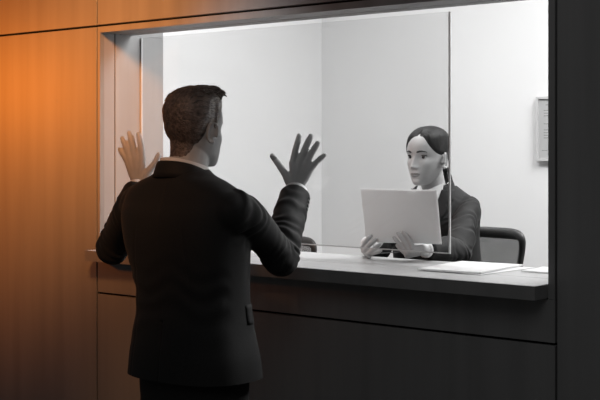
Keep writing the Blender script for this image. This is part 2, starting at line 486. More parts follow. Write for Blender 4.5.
def hair_shell(thick, fem, neck=None, nu=150, nv=90, fuzz=0.0, seed=0.0, fall=None):
    """shell over the skull: thick(x,y,z) -> offset; faces with negative offset are skin"""
    HV, HF = head_grid(fem)
    if neck: HV, HF = join([(HV, HF), neck])
    bv = BVHTree.FromPolygons([Vector(p) for p in HV], HF)
    V, T = [], []
    o = Vector((0, -.005, .015))
    for j in range(nv+1):
        ph = -PI/2*.80+(PI/2+PI/2*.80)*j/nv
        for i in range(nu):
            th = 2*PI*i/nu
            d = Vector((math.cos(ph)*math.cos(th), math.cos(ph)*math.sin(th), math.sin(ph)))
            h = bv.ray_cast(o+d*.4, -d)
            p = h[0] if h[0] else o+d*.08
            t = thick(p.x, p.y, p.z)
            nf = noise.noise(Vector((p.x*55+seed, p.y*14, p.z*55)))*fuzz+noise.noise(Vector((p.x*150, p.y*40+seed, p.z*120)))*fuzz*.6
            tt = t+(nf if t > .002 else 0)
            q = p+d*tt
            if fall: q = Vector(fall(q, t))
            V.append(tuple(q)); T.append(t)
    F = []
    for j in range(nv):
        for i in range(nu):
            q = (j*nu+i, j*nu+(i+1) % nu, (j+1)*nu+(i+1) % nu, (j+1)*nu+i)
            if max(T[k] for k in q) > -.0015: F.append(q)
    return V, F, bv

def face_parts(person, mtx, fem, gaze, skin, hairm, lipm=None):
    """eyes, lids, brows: children of the person"""
    HV, HF = head_grid(fem)
    bv = BVHTree.FromPolygons([Vector(p) for p in HV], HF)
    def surf(x, z):
        h = bv.ray_cast(Vector((x, .3, z)), Vector((0, -1, 0))); return h[0]
    for s in (-1, 1):
        p = surf(s*.0310, 0.0)
        c = Vector((s*.0310, p.y-(.0102 if fem else .0095), 0.0)); k_ = 1.16 if fem else 1.0
        e = link('eye', me_of(xf(ellipsoid(c, (.0130*k_,)*3, 24, 18), mtx)), M['sclera'], person, True)
        gd = Vector(gaze).normalized()
        q = Vector((0, 0, 1)).rotation_difference(gd).to_matrix()
        V, F = [], []
        for j in range(6):
            a = math.radians(32)*j/5
            for k in range(20):
                t = 2*PI*k/20
                V.append(tuple(c+q @ Vector((.0135*k_*math.sin(a)*math.cos(t), .0135*k_*math.sin(a)*math.sin(t), .0135*k_*math.cos(a)))))
        for j in range(5):
            for k in range(20): F.append((j*20+k, j*20+(k+1) % 20, (j+1)*20+(k+1) % 20, (j+1)*20+k))
        link('iris', me_of(xf((V, F), mtx)), M['iris'], e, True)
        # lids: parts of a sphere just outside the eyeball
        def lid(e0, e1, r):
            V, F = [], []
            for j in range(9):
                el = e0+(e1-e0)*j/8
                for k in range(25):
                    az = math.radians(-88+176*k/24)
                    sh = math.cos(az)**.4 if math.cos(az) > 0 else 0
                    el2 = math.radians(el if j else e0*sh)
                    V.append(tuple(c+Vector((r*math.cos(el2)*math.sin(az), r*math.cos(el2)*math.cos(az), r*math.sin(el2)))))
            for j in range(8):
                for k in range(24): F.append((j*25+k, j*25+k+1, (j+1)*25+k+1, (j+1)*25+k))
            return V, F
        up = lid(21, 84, .0144*k_); lo = lid(-25, -84, .0141*k_)
        link('eyelid', me_of(xf(up, mtx)), skin, person, True); link('eyelid', me_of(xf(lo, mtx)), skin, person, True)
        la = [tuple(Vector(up[0][k])*1.0+Vector((0, .0006, 0))) for k in range(2, 24, 2)]
        link('eyelashes', me_of(xf(tube(la, [.0014]+[.0029]*9+[.0014], 6, 2), mtx)), M['lash'], person, True)
        br = []
        for k in range(8):
            u = k/7; x = s*(.0135+.036*u); z = .0185+.0055*math.sin(u*PI*.72)-.004*u*u
            h = surf(x, z); br.append((h.x, h.y+.0002, h.z))
        rr = [.0028, .0038, .0040, .0038, .0033, .0027, .0020, .0010]
        if not fem: rr = [r*1.25 for r in rr]
        link('eyebrow', me_of(xf(tube(br, [(r, r*.55) for r in rr], 8, 3), mtx)), hairm, person, True)

def paint_lips(me, mtx, scale=1.0):
    """material 1 on the lips of a fused body"""
    inv = mtx.inverted()
    idx = []
    for p in me.polygons:
        c = inv @ p.center
        k = 0
        if c.y > .07 and abs(c.x) < .023 and -.0835 < c.z < -.0615:
            w = abs(c.x)/.023
            top = -.0625-.006*w*w-(.0015 if abs(c.x) < .004 else 0); bot = -.0830+.0095*w*w
            if bot < c.z < top: k = 1
        idx.append(k)
    me.polygons.foreach_set('material_index', idx)

# ------------------------------------------------------------------ hands
def hand_from(joints, rad, palm, wrist, palm_th):
    """joints: list of finger chains (3-D), palm: list of (pt, ra, rb) from wrist to knuckles with ref axis"""
    parts = []
    for ch, r in zip(joints, rad):
        parts.append(tube(ch, r, 12, 4))
    return parts

# =================================================================== THE STANDING MAN (faces +Y)
MX, MY = -2.40, 2.40
man = thing('person', 'standing man in a dark suit, seen from behind, both palms raised before the glass', 'person', (MX, MY, 0))
def mp(x, y, z): return (MX+x, MY+y, z)
# arm joints
RS, RE, RW = mp(.185, .0, 1.405), mp(.152, .230, 1.252), mp(.062, .41, 1.425)
LS, LE, LW = mp(-.190, .0, 1.411), mp(-.410, .10, 1.262), mp(-.478, .262, 1.430)
camr = np.array((.771, .637, 0)); camf = np.array((-.637, .771, 0))

def px_hand(wpx, wpos, s, chains, latdir, curl=.10):
    """hand joints measured as offsets in the plane of the hand (sx across, sz up)"""
    lat = np.array(latdir, float); lat /= np.linalg.norm(lat)
    k = 1/np.dot(lat, camr)
    nrm = np.cross(np.array((0, 0, 1.)), lat)      # points away from the viewer
    out = []
    for ch in chains:
        pts = []
        for i, (x, y) in enumerate(ch):
            q = np.array(wpos)+lat*((x-wpx[0])*s*k)+np.array((0, 0, 1.))*((wpx[1]-y)*s)
            pts.append(q)
        L = 0
        for i in range(1, len(pts)):
            L += np.linalg.norm(pts[i]-pts[i-1])
            pts[i] = pts[i]+nrm*(curl*L*L*6)
        out.append([tuple(p) for p in pts])
    return out, lat, nrm

def build_hand(chains, lat, nrm, wrist, kn, s_fing, thumb_r, wr=(.026, .019)):
    P = []
    for ch, r in zip(chains[1:], s_fing):
        P.append(tube(ch, [(r*1.08), r*1.02, r*.98, r*.80][:len(ch)], 12, 5))
        for q in ch[1:3]: P.append(ellipsoid(q, (r*1.06,)*3, 10, 8))
    P.append(tube(chains[0], thumb_r, 12, 5))
    # palm: metacarpals as a flattened fan
    for ch, r in zip(chains[1:], s_fing):
        a = np.array(wrist); b = np.array(ch[0])
        m = a*.45+b*.55
        P.append(tube([tuple(a+(b-a)*.06), tuple(m), tuple(b)], [(.0135), .0135, r*1.18], 12, 4))
    for (c1, c2) in zip(chains[1:-1], chains[2:]):
        a = np.array(wrist); b = (np.array(c1[0])+np.array(c2[0]))/2-np.array((0, 0, .006))
        P.append(tube([tuple(a+(b-a)*.1), tuple(a*.45+b*.55), tuple(b)], [.0125, .0125, .009], 12, 4))
    # thenar and web
    a = np.array(wrist); t1 = np.array(chains[0][1]); i0 = np.array(chains[1][0])
    P.append(tube([tuple(a), tuple((a+t1)/2), tuple(t1)], [.016, .0165, .0115], 12, 4))
    P.append(tube([tuple(a+(t1-a)*.5), tuple(((t1+i0)/2+a*.5+.0)/1.5)], [.013, .0095], 10, 3))
    P.append(tube([tuple(a*.5+t1*.5), tuple(a*.35+i0*.65)], [.014, .011], 10, 3))
    return P

r_ch = [[(293.5, 183), (286.5, 172), (279.5, 162), (273.5, 154.5)],
        [(294.3, 161.5), (296.8, 149.5), (299.2, 140.5), (300.4, 134)],
        [(302.0, 160), (306.2, 148), (310, 139.5), (312.2, 134.3)],
        [(308.2, 162.5), (312.8, 152.5), (316.8, 145.5), (319.3, 141.3)],
        [(311.8, 168), (317.6, 161), (322.4, 156.3), (325.8, 153.4)]]
RWpx = (297.5, 190.5)
rc, rlat, rn = px_hand(RWpx, RW, 3.655/1200, r_ch, (.90, .43, 0))
r_hand = build_hand(rc, rlat, rn, RW, None, [.0100, .0104, .0098, .0088], [.0135, .0122, .0110, .0095])
l_ch = [[(138.5, 176), (147, 164.5), (152.5, 157), (155.5, 150)],
        [(139.3, 154), (138.4, 143.5), (136.8, 135), (135.3, 129.3)],
        [(132.0, 152), (130, 141.5), (127.8, 133), (126, 128.2)],
        [(126.8, 153.5), (123.8, 144.5), (121, 138), (119, 133.5)],
        [(125, 159), (121.5, 152.5), (118.6, 148), (116.3, 144.3)]]
LWpx = (135.5, 183)
lc, llat, ln = px_hand(LWpx, LW, 3.905/1200, l_ch, (.84, .55, 0))
l_hand = build_hand(lc, llat, ln, LW, None, [.0100, .0104, .0098, .0088], [.0135, .0122, .0110, .0095])

hm = Matrix.Translation(Vector(mp(.004, .031, 1.615))) @ Matrix.Rotation(.05, 4, 'Z') @ Matrix.Rotation(-.06, 4, 'X') @ Matrix.Scale(.918, 4)
body_parts = [xf(head_grid(False), hm)]+[xf(e, hm) for e in ears()]
body_parts.append(tube([mp(0, -.01, 1.36), mp(0, -.004, 1.46), mp(0, .014, 1.53), mp(0, .022, 1.60)], [(.065, .06), (.058, .060), (.054, .058), (.050, .056)], 24, 5, ref=(1, 0, 0)))
body_parts.append(loft([(.84, MX+.03, MY, .14, .095, 2.3), (.95, MX+.025, MY, .14, .095, 2.4), (1.10, MX+.022, MY, .135, .095, 2.3), (1.25, MX+.01, MY, .155, .105, 2.3),
                        (1.36, MX, MY, .165, .10, 2.3), (1.41, MX, MY, .13, .075, 2.2), (1.445, MX, MY-.005, .075, .055, 2)], 36, 5))
for S_, E_, W_ in ((RS, RE, RW), (LS, LE, LW)):
    d = np.array(W_)-np.array(E_)
    S2 = np.array(S_)+np.array((-.02 if S_ is RS else .02, 0, -.02))
    body_parts.append(tube([tuple(S2), tuple((S2+np.array(E_))/2), E_], [.034, .036, .033], 16, 5))
    body_parts.append(tube([E_, tuple(np.array(E_)+d*.35), tuple(np.array(E_)+d*.8), tuple(np.array(W_)+d*.05)], [.034, .036, .029, .0245], 16, 5))
for s in (-1, 1):
    body_parts.append(tube([mp(.03+s*.085, 0, .92), mp(.03+s*.09, .0, .70), mp(.03+s*.095, .01, .48), mp(.03+s*.098, -.015, .30), mp(.03+s*.10, -.02, .08)],
                           [.070, .066, .050, .046, .036], 18, 5))
    body_parts.append(tube([mp(.03+s*.10, -.04, .035), mp(.03+s*.105, .05, .035), mp(.03+s*.11, .13, .025)], [.033, .033, .02], 12, 4))
body = fuse(body_parts+r_hand+l_hand, .0030, 3, .5)
paint_lips(body, hm)
link('body', body, [M['skin'], M['lip_m']], man, True)
face_parts(man, hm, False, (0, 1, -.05), M['skin'], M['hair_m'])

# hair: short back and sides, textured top brushed up and forward
def thick_m(x, y, z):
    ax = abs(x)
    # hairline: front at z~.075, sideburn ahead of the ear, nape low at the back
    if y > .058: line = .064
    elif y > .016: line = -.004+(.068)*((y-.016)/.042)**.8 if ax > .035 else .064
    elif y > -.018: line = .016-.012*abs(y)/.018
    else: line = .012-.108*min(1, ((-.018-y)/.052))**.60+.9*max(0, ax-.036)*(z < -.05)
    if .010 < y < .022 and ax > .05: line = min(line, -.014)
    h = z-line
    if h < 0: return max(-.006, h*.5-.0008)
    top = np.clip((z-.055)/.045, 0, 1)
    side = .0022+.0068*np.clip(h/.075, 0, 1)
    t = side*(1-top)+top*(.011+.011*np.clip((y+.02)/.09, 0, 1))
    return float(t*np.clip(h/.018, .12, 1))
def fall_m(q, t):
    if q.z > .088 and q.y > .03: return (q.x, q.y+.006*min(1, (q.z-.088)/.015), q.z)
    return q
nape = xf(tube([mp(0, -.004, 1.44), mp(0, .014, 1.53), mp(0, .022, 1.60)], [(.058, .060), (.054, .058), (.050, .056)], 40, 6, ref=(1, 0, 0)), hm.inverted())
hv, hf, hbv = hair_shell(thick_m, False, nape, fuzz=.0016, seed=3.0, fall=fall_m)
hparts = [xf((hv, hf), hm)]
shell_bvh = BVHTree.FromPolygons([Vector(p) for p in hv], hf)
rnd = random.Random(11)
for k in range(300):                                  # locks on top, combed forward-right and lifted at the front
    x = rnd.uniform(-.062, .062); y = rnd.uniform(-.085, .075)
    h = shell_bvh.ray_cast(Vector((x, y, .4)), Vector((0, 0, -1)))
    if not h[0] or h[0].z < .062: continue
    p = h[0]; f = np.clip((y+.05)/.11, 0, 1)
    L = rnd.uniform(.016, .030)
    dx = rnd.uniform(-.25, .25)+(.28 if x > -.01 else -.1); lift = .0015+.013*f*rnd.random()
    pts = []
    for i in range(4):
        u = i/3
        qx, qy = p.x+dx*L*u, p.y+L*u*(.9)
        hh = shell_bvh.ray_cast(Vector((qx, qy, .4)), Vector((0, 0, -1)))
        z = hh[0].z if hh[0] and hh[0].z > p.z-.022 else p.z+.004*u
        if not(hh[0] and hh[0].z > p.z-.022): qx, qy = p.x+dx*L*u*.5, p.y+L*u*.45
        pts.append((qx, qy, z+.0002+lift*math.sin(u*PI*.75)))
    w = rnd.uniform(.0022, .0040)
    hparts.append(xf(tube(pts, [(w*.5, w), (w*.6, w*1.15), (w*.5, w), (w*.15, w*.25)], 7, 3, ref=(0, 0, 1)), hm))
for k in range(90):                                   # fringe swept up and forward
    x = rnd.uniform(-.050, .050); y = rnd.uniform(.030, .068)
    h = shell_bvh.ray_cast(Vector((x, y, .4)), Vector((0, 0, -1)))
    if not h[0] or h[0].z < .075: continue
    p = h[0]; L = rnd.uniform(.012, .020); up = rnd.uniform(.003, .012)
    pts = [(p.x, p.y-.012, p.z-.003), (p.x+.004, p.y+L*.35, p.z+up*.8), (p.x+.010, p.y+L*.75, p.z+up), (p.x+.014+rnd.uniform(-.004, .006), p.y+L, p.z+up*.7-.003)]
    w = rnd.uniform(.0028, .0046)
    hparts.append(xf(tube(pts, [(w*.6, w), (w*.8, w*1.3), (w*.75, w*1.2), (w*.35, w*.55)], 7, 3, ref=(0, 0, 1)), hm))
link('hair', me_of(join(hparts)), M['hair_m'], man, True)

# shirt: collar band, body and cuffs
def band(cx, cy, a, b, zlo, zhi, tilt, thick, flare=0.0, th0=0, th1=2*PI, n=64, rows=5, e=2.1):
    """neck band; tilt lowers the front (+y)"""
    V, F = [], []
    full = abs((th1-th0)-2*PI) < 1e-6
    m = n if full else n+1
    for side in (0, 1):
        for j in range(rows):
            v = j/(rows-1)
            for k in range(m):
                t = th0+(th1-th0)*k/n
                c, s = math.cos(t), math.sin(t)
                g = 1+flare*(1-v)
                A = a*g+side*thick; B = b*g+side*thick
                x = A*math.copysign(abs(c)**(2/e), c); y = B*math.copysign(abs(s)**(2/e), s)
                V.append((cx+x, cy+y, zlo+(zhi-zlo)*v-tilt*(s+1)/2))
    N_ = m*rows
    for j in range(rows-1):
        for k in range(n):
            k2 = (k+1) % m
            a0, b0, c0, d0 = j*m+k, j*m+k2, (j+1)*m+k2, (j+1)*m+k
            F.append((a0+N_, b0+N_, c0+N_, d0+N_)); F.append((a0, d0, c0, b0))
    for k in range(n):
        k2 = (k+1) % m
        F.append(((rows-1)*m+k, (rows-1)*m+k+N_, (rows-1)*m+k2+N_, (rows-1)*m+k2)); F.append((k, k2, k2+N_, k+N_))
    if not full:
        for j in range(rows-1):
            F.append((j*m, j*m+N_, (j+1)*m+N_, (j+1)*m)); q = j*m+n; F.append((q, q+m, q+m+N_, q+N_))
    return V, F
shirt_parts = [xf(band(0, -.004, .0625, .066, 1.455, 1.533, .040, .004, .06), Matrix.Translation((MX, MY, 0)))]
def cuff(E_, W_, r, l0, l1):
    d = np.array(W_)-np.array(E_); L = np.linalg.norm(d); d /= L
    a = np.array(W_)-d*l0; b = np.array(W_)+d*l1
    return tube([tuple(a), tuple((a+b)/2), tuple(b)], [r*1.05, r*1.03, r], 24, 3, caps='flat')
shirt_body = (loft([(1.05, MX+.02, MY+.005, .150, .115, 2.4), (1.25, MX+.01, MY+.005, .160, .118, 2.4), (1.38, MX, MY+.004, .155, .110, 2.3), (1.44, MX, MY, .11, .085, 2.1), (1.475, MX, MY-.004, .070, .070, 2)], 40, 4))
shirt = link('shirt', me_of(shirt_body), M['shirt'], man, True)
link('shirt_collar', me_of(shirt_parts[0]), M['shirt'], shirt, True)
for E_, W_ in ((RE, RW), (LE, LW)): link('shirt_cuff', me_of(cuff(E_, W_, .0355, .06, .006)), M['shirt'], shirt, True)

# jacket
jp = [loft([(.885, MX+.032, MY, .207, .149, 2.5), (.975, MX+.032, MY, .198, .142, 2.5), (1.05, MX+.03, MY, .184, .131, 2.5), (1.13, MX+.028, MY, .174, .124, 2.45), (1.21, MX+.018, MY, .180, .128, 2.45),
            (1.30, MX+.004, MY, .194, .134, 2.5), (1.37, MX-.004, MY-.002, .203, .128, 2.5), (1.410, MX-.004, MY-.004, .200, .112, 2.4),
            (1.440, MX-.003, MY-.008, .188, .098, 2.3), (1.464, MX-.002, MY-.010, .150, .088, 2.1), (1.482, MX, MY-.010, .098, .080, 2.0), (1.499, MX, MY-.010, .074, .074, 2.0)], 64, 6)]
def sleeve(S_, E_, W_, back=.018):
    S_, E_, W_ = map(np.array, (S_, E_, W_))
    d = (W_-E_); d = d/np.linalg.norm(d)
    u = (E_-S_)/np.linalg.norm(E_-S_)
    end = W_-d*.010
    bis = (u-d); bis /= np.linalg.norm(bis)
    return tube([tuple(S_-u*.02-np.array((0, 0, .012))), tuple(S_+(E_-S_)*.30), tuple(S_+(E_-S_)*.65), tuple(E_-u*.045+bis*.004), tuple(E_+bis*.016), tuple(E_+d*.045+bis*.006), tuple(E_+(W_-E_)*.45), tuple(E_+(W_-E_)*.75), tuple(end)],
                [.052, .057, .052, .050, .052, .052, .051, .049, .0465], 28, 6, caps='flat')
jp += [sleeve(RS, RE, RW), sleeve(LS, LE, LW)]
jp += [ellipsoid((RS[0]-.012, RS[1]+.005, RS[2]-.022), (.064, .074, .060)), ellipsoid((LS[0]+.012, LS[1]+.005, LS[2]-.018), (.066, .074, .060))]
jm = fuse(jp, .0045, 15, .5)
co, no = get_co(jm), get_no(jm)
disp = np.zeros(len(co))
for S_, E_, W_, sg in ((RS, RE, RW, 1), (LS, LE, LW, -1)):
    s, dist = seg_param(co, [S_, E_, W_])
    LA = np.linalg.norm(np.array(E_)-np.array(S_)); near = np.clip((.105-dist)/.03, 0, 1)
    u = np.array(E_)-np.array(S_); v = np.array(W_)-np.array(E_)
    inner = (v/np.linalg.norm(v)-u/np.linalg.norm(u)); inner /= np.linalg.norm(inner)
    side = no @ inner
    nz = noise_arr(co, (16, 16, 16), 3.1*sg)
    ph = 2*PI*(s/.030)+side*2.0+nz*5
    disp += near*np.sin(ph)*(.0052*G(s-LA, .075)*(.55+.45*np.clip(side, -1, 1)))
    ph2 = 2*PI*(s/.045)+nz*6+side*3
    disp += near*np.sin(ph2)*.0030*G(s-.045, .05)*np.clip((s-.0)/.02, 0, 1)
    disp += near*np.sin(2*PI*(s/.055)+nz*7)*.0018*G(s-LA-.16, .08)
z = co[:, 2]; x = co[:, 0]-MX-.02; y = co[:, 1]-MY
nz2 = noise_arr(co, (9, 9, 5), 8.0)
torso = np.clip((.22-np.abs(x))/.03, 0, 1)
disp += torso*nz2*.0045*np.clip((1.46-z)/.1, 0, 1)
bk = np.clip((-y-.02)/.03, 0, 1)
disp += torso*bk*np.sin((z-1.12)*2*PI/.07+nz2*6+np.abs(x)*18)*.0018*G(z-1.14, .10)
disp -= bk*.0022*G(x-.005, .0022)*np.clip((1.47-z)/.02, 0, 1)                      # centre back seam
for s in (-1, 1): disp -= bk*.0014*G(x-s*(.105-.03*np.clip((z-1.2)/.2, 0, 1)), .003)*np.clip((1.36-z)/.03, 0, 1)
vent = (np.abs(x-.012) < .0035) & (z < 1.09) & (y < 0); disp[vent] -= .008           # centre vent
co += no*disp[:, None]
set_co(jm, co)
bm = bmesh.new(); bm.from_mesh(jm)                     # straight hem, open below
bmesh.ops.bisect_plane(bm, geom=bm.verts[:]+bm.edges[:]+bm.faces[:], plane_co=(0, 0, .926), plane_no=(0, 0, 1), clear_inner=True)
bm.to_mesh(jm); bm.free(); jm.update()
jacket = link('jacket', jm, M['suit_m'], man, True)
# jacket collar (folded band round the back of the neck) and its lapels
def collar_band(cx, cy, a, b, zt, tilt, th0, th1, n=56):
    prof = [(.000, -.020), (.001, 0.004), (.0045, .012), (.010, .011), (.016, .000), (.024, -.018), (.030, -.034), (.026, -.034), (.018, -.014), (.009, .003)]
    V, F = [], []; m = len(prof)
    for k in range(n+1):
        t = th0+(th1-th0)*k/n; c, s = math.cos(t), math.sin(t)
        wgt = 1.0
        for r, dz in prof:
            r *= .72
            V.append((cx+(a+r)*c, cy+(b+r)*s, zt+dz-tilt*((s+1)/2)**1.3))
    for k in range(n):
        for i in range(m):
            F.append((k*m+i, k*m+(i+1) % m, (k+1)*m+(i+1) % m, (k+1)*m+i))
    F.append(tuple(range(m))); F.append(tuple(n*m+i for i in range(m-1, -1, -1)))
    return V, F
cb = collar_band(MX, MY-.006, .066, .071, 1.512, .055, PI+PI*.5-PI*.93, PI+PI*.5+PI*.93)
link('collar', me_of(cb), M['suit_m'], jacket, True)
jb_all = BVHTree.FromPolygons([v.co.copy() for v in jm.vertices], [p.vertices[:] for p in jm.polygons])
jb = BVHTree.FromPolygons([Vector(c) for c in jp[0][0]], jp[0][1])
def on_jacket(p, d, off=.002, bvh=None):
    h = (bvh or jb).ray_cast(Vector(p), Vector(d)); return h[0]+h[1]*off if h[0] else None
def patch(fn, nu, nv, thick):
    """patch of cloth that follows the garment below: fn(u, v) -> (point, normal)"""
    V, F = [], []
    for s in (0, 1):
        for j in range(nv+1):
            for i in range(nu+1):
                p, n_ = fn(i/nu, j/nv); V.append(tuple(p+n_*(thick*s-.001)))
    n = (nu+1)*(nv+1)
    for j in range(nv):
        for i in range(nu):
            a = j*(nu+1)+i; F.append((a+n, a+1+n, a+nu+2+n, a+nu+1+n)); F.append((a, a+nu+1, a+nu+2, a+1))
    e = [i for i in range(nu)]+[nu+(nu+1)*j for j in range(nv)]+[nv*(nu+1)+nu-i for i in range(nu)]+[(nu+1)*(nv-j) for j in range(nv)]
    for k in range(len(e)):
        a, b = e[k], e[(k+1) % len(e)]; F.append((a, b, b+n, a+n))
    return V, F
def flap_fn(side):
    def fn(u, v):
        ang = math.radians(10+50*u)                     # from side-back towards the front
        dz = 1.128-.052*v-.006*u
        d = Vector((side*math.cos(ang), math.sin(ang), 0))
        h = jb.ray_cast(Vector((MX+.03, MY, dz))+d*.6, -d)
        if not h[0]: return Vector((MX+.03+side*.2, MY, dz)), d
        return h[0], h[1]
    return fn
for s in (1, -1): link('pocket_flap', me_of(patch(flap_fn(s), 12, 5, .0026)), M['suit_m'], jacket, True)
def lapel_fn(side):
    def fn(u, v):
        zz = 1.462-.30*v
        inner = .052*(1-v)+.006; outer = inner+.075*math.sin(min(1, v*1.25+.12)*PI)**.8*.9+.004
        xx = side*(inner+(outer-inner)*u)
        h = jb.ray_cast(Vector((MX+xx+.01, MY+.6, zz)), Vector((0, -1, 0)))
        if not h[0]: return Vector((MX+xx, MY+.1, zz)), Vector((0, 1, 0))
        return h[0], h[1]
    return fn
for s in (1, -1): link('lapel', me_of(patch(lapel_fn(s), 8, 16, .004)), M['suit_m'], jacket, True)
# sleeve buttons near the right and left cuffs (outer, little-finger side)
for E_, W_, out in ((RE, RW, (.85, .1, -.2)), (LE, LW, (-.8, .1, -.3))):
    E_, W_ = np.array(E_), np.array(W_); d = (W_-E_)/np.linalg.norm(W_-E_)
    for k in range(4):
        p = Vector(W_-d*(.030+.016*k)); o_ = Vector(out); o_ = (o_-Vector(d)*o_.dot(Vector(d))).normalized()
        h = jb_all.ray_cast(p+o_*.2, -o_)
        if h[0]: link('button', me_of(tube([tuple(h[0]-h[1]*.001), tuple(h[0]+h[1]*.0025)], [.0065, .006], 12, 1, caps='flat')), M['button'], jacket, True)
# trousers and shoes
tp = [loft([(.80, MX+.035, MY, .150, .105, 2.4), (.88, MX+.033, MY, .163, .120, 2.5), (.97, MX+.03, MY, .162, .118, 2.4), (1.04, MX+.028, MY, .155, .11, 2.4)], 40, 4)]
for s in (-1, 1):
    tp.append(tube([mp(.033+s*.082, 0, .88), mp(.033+s*.086, 0, .72), mp(.033+s*.092, .008, .50), mp(.033+s*.096, -.008, .28), mp(.033+s*.10, -.012, .06)],
                   [(.088, .100), (.084, .092), (.070, .074), (.062, .066), (.058, .064)], 24, 6, ref=(1, 0, 0), caps='flat'))
tm = fuse(tp, .006, 5)
link('trousers', tm, M['suit_m'], man, True)
for s in (-1, 1):
    sp = [tube([mp(.033+s*.10, -.055, .045), mp(.033+s*.103, .02, .045), mp(.033+s*.108, .10, .035), mp(.033+s*.112, .165, .028)], [(.036, .042), (.040, .042), (.046, .032), (.034, .022)], 18, 5, ref=(1, 0, 0)),
          box(MX+.033+s*.105-.04, MX+.033+s*.105+.04, MY-.09, MY+.17, .001, .014)]
    sm = fuse(sp, .004, 5)
    link('shoe', sm, M['shoe'], man, True)

# =================================================================== THE SEATED WOMAN (faces -Y)
WX, WY = -2.44, 3.74
woman = thing('person', 'seated woman in a dark blazer, hair tied back, holding papers behind the glass', 'person', (WX, WY, .35))
def wp(x, y, z): return (WX-x, WY-y, z)               # local facing +y
Wm = Matrix.Translation((WX, WY, 0)) @ Matrix.Rotation(PI, 4, 'Z')
wRS, wRE, wRW = wp(.150, -.005, 1.350), wp(.102, .215, 1.212), (-2.446, 3.328, 1.232)
wLS, wLE, wLW = wp(-.140, -.005, 1.346), (-2.212, 3.53, 1.212), (-2.190, 3.296, 1.226)
whm = Matrix.Translation((-2.440, 3.688, 1.530)) @ Matrix.Rotation(PI-math.radians(2), 4, 'Z') @ Matrix.Rotation(math.radians(-1), 4, 'X') @ Matrix.Scale(.900, 4)

def wray(px, py, Y):
    u = (px-300)/1200; dx, dy = -.637+.771*u, .771+.637*u
    d = Y/dy; return (d*dx, Y, H+(151-py)/1200*d)
# paper first, so that the hands can close on it: lower edge rests in the hands, top leans a little towards the glass
PA = [Vector((-2.408, 3.268, 1.242)), Vector((-2.115, 3.279, 1.249)), Vector((-2.116, 3.252, 1.422)), Vector((-2.412, 3.240, 1.422))]
def held(off, dxz, bend):
    V, F = [], []; nx, ny = 16, 10
    nrm = (PA[1]-PA[0]).cross(PA[3]-PA[0]).normalized()   # towards -Y
    for s in (0, 1):
        for j in range(ny+1):
            for i in range(nx+1):
                u, v = i/nx, j/ny
                p = (PA[0]*(1-u)+PA[1]*u)*(1-v)+(PA[3]*(1-u)+PA[2]*u)*v
                p = p+Vector((dxz[0], 0, dxz[1]))+nrm*(off+bend*math.sin(u*PI)*v+s*.0006)
                V.append(tuple(p))
    n = (nx+1)*(ny+1)
    for j in range(ny):
        for i in range(nx):
            a = j*(nx+1)+i; F.append((a+n, a+1+n, a+nx+2+n, a+nx+1+n)); F.append((a, a+nx+1, a+nx+2, a+1))
    e = [i for i in range(nx)]+[nx+(nx+1)*j for j in range(ny)]+[ny*(nx+1)+nx-i for i in range(nx)]+[(nx+1)*(ny-j) for j in range(ny)]
    for k in range(len(e)):
        a, b = e[k], e[(k+1) % len(e)]; F.append((a, b, b+n, a+n))
    return V, F
o = link('paper_sheet', me_of(held(0, (0, 0), .004)), M['paper'])
tag(o, 'white sheet held up in the woman\'s hands, the one facing the glass', 'paper', 'sheets in the hands')
o = link('paper_sheet', me_of(held(-.0022, (-.003, .003), .004)), M['paper'])
tag(o, 'white sheet peeking out behind the sheet the woman holds up', 'paper', 'sheets in the hands')

# her left hand (right in the picture): four fingers up across the front of the sheet, thumb behind it
YF = 3.240
lh = [[(-2.202, 3.300, 1.217), (-2.238, 3.308, 1.236), (-2.258, 3.298, 1.252), (-2.268, 3.288, 1.268)],
      [wray(412.8, 248.6, YF-.008), wray(409, 239, YF-.004), wray(405.5, 234.5, YF-.003), wray(403.3, 232, YF+.002)],
      [wray(409.2, 250, YF-.008), wray(404, 241, YF-.006), wray(400.3, 236.2, YF-.005), wray(398, 233.3, YF+.001)],
      [wray(406.8, 252.6, YF-.007), wray(400.5, 245, YF-.006), wray(396.5, 240.5, YF-.005), wray(394, 237.5, YF+.001)],
      [wray(407, 255.5, YF), wray(402.5, 251, YF-.004), wray(399, 247.5, YF-.003), wray(396.8, 245.3, YF+.002)]]
# her right hand (left in the picture): fingers point up to the right, over the lower corner
rh = [[(-2.450, 3.318, 1.230), (-2.425, 3.306, 1.250), (-2.400, 3.296, 1.262), (-2.385, 3.288, 1.272)],
      [wray(362.5, 247.5, YF+.006), wray(366, 241, YF-.004), wray(369.3, 237.5, YF-.004), wray(371.3, 235.8, YF+.001)],
      [wray(364.5, 251, YF+.004), wray(369, 245.5, YF-.006), wray(373.5, 241.5, YF-.005), wray(376.3, 239.6, YF+.001)],
      [wray(367.5, 254.3, YF+.004), wray(372, 250.5, YF-.005), wray(376.5, 247, YF-.004), wray(379.5, 244.6, YF+.001)],
      [wray(370.5, 254.2, YF+.006), wray(374.5, 253.0, YF-.002), wray(378.5, 251.8, YF-.002), wray(381, 250.5, YF+.003)]]
wl = build_hand(lh, None, None, wLW, None, [.0075, .0079, .0074, .0066], [.0105, .0096, .0085, .007])
wr = build_hand(rh, None, None, wRW, None, [.0075, .0079, .0074, .0066], [.0105, .0096, .0085, .007])

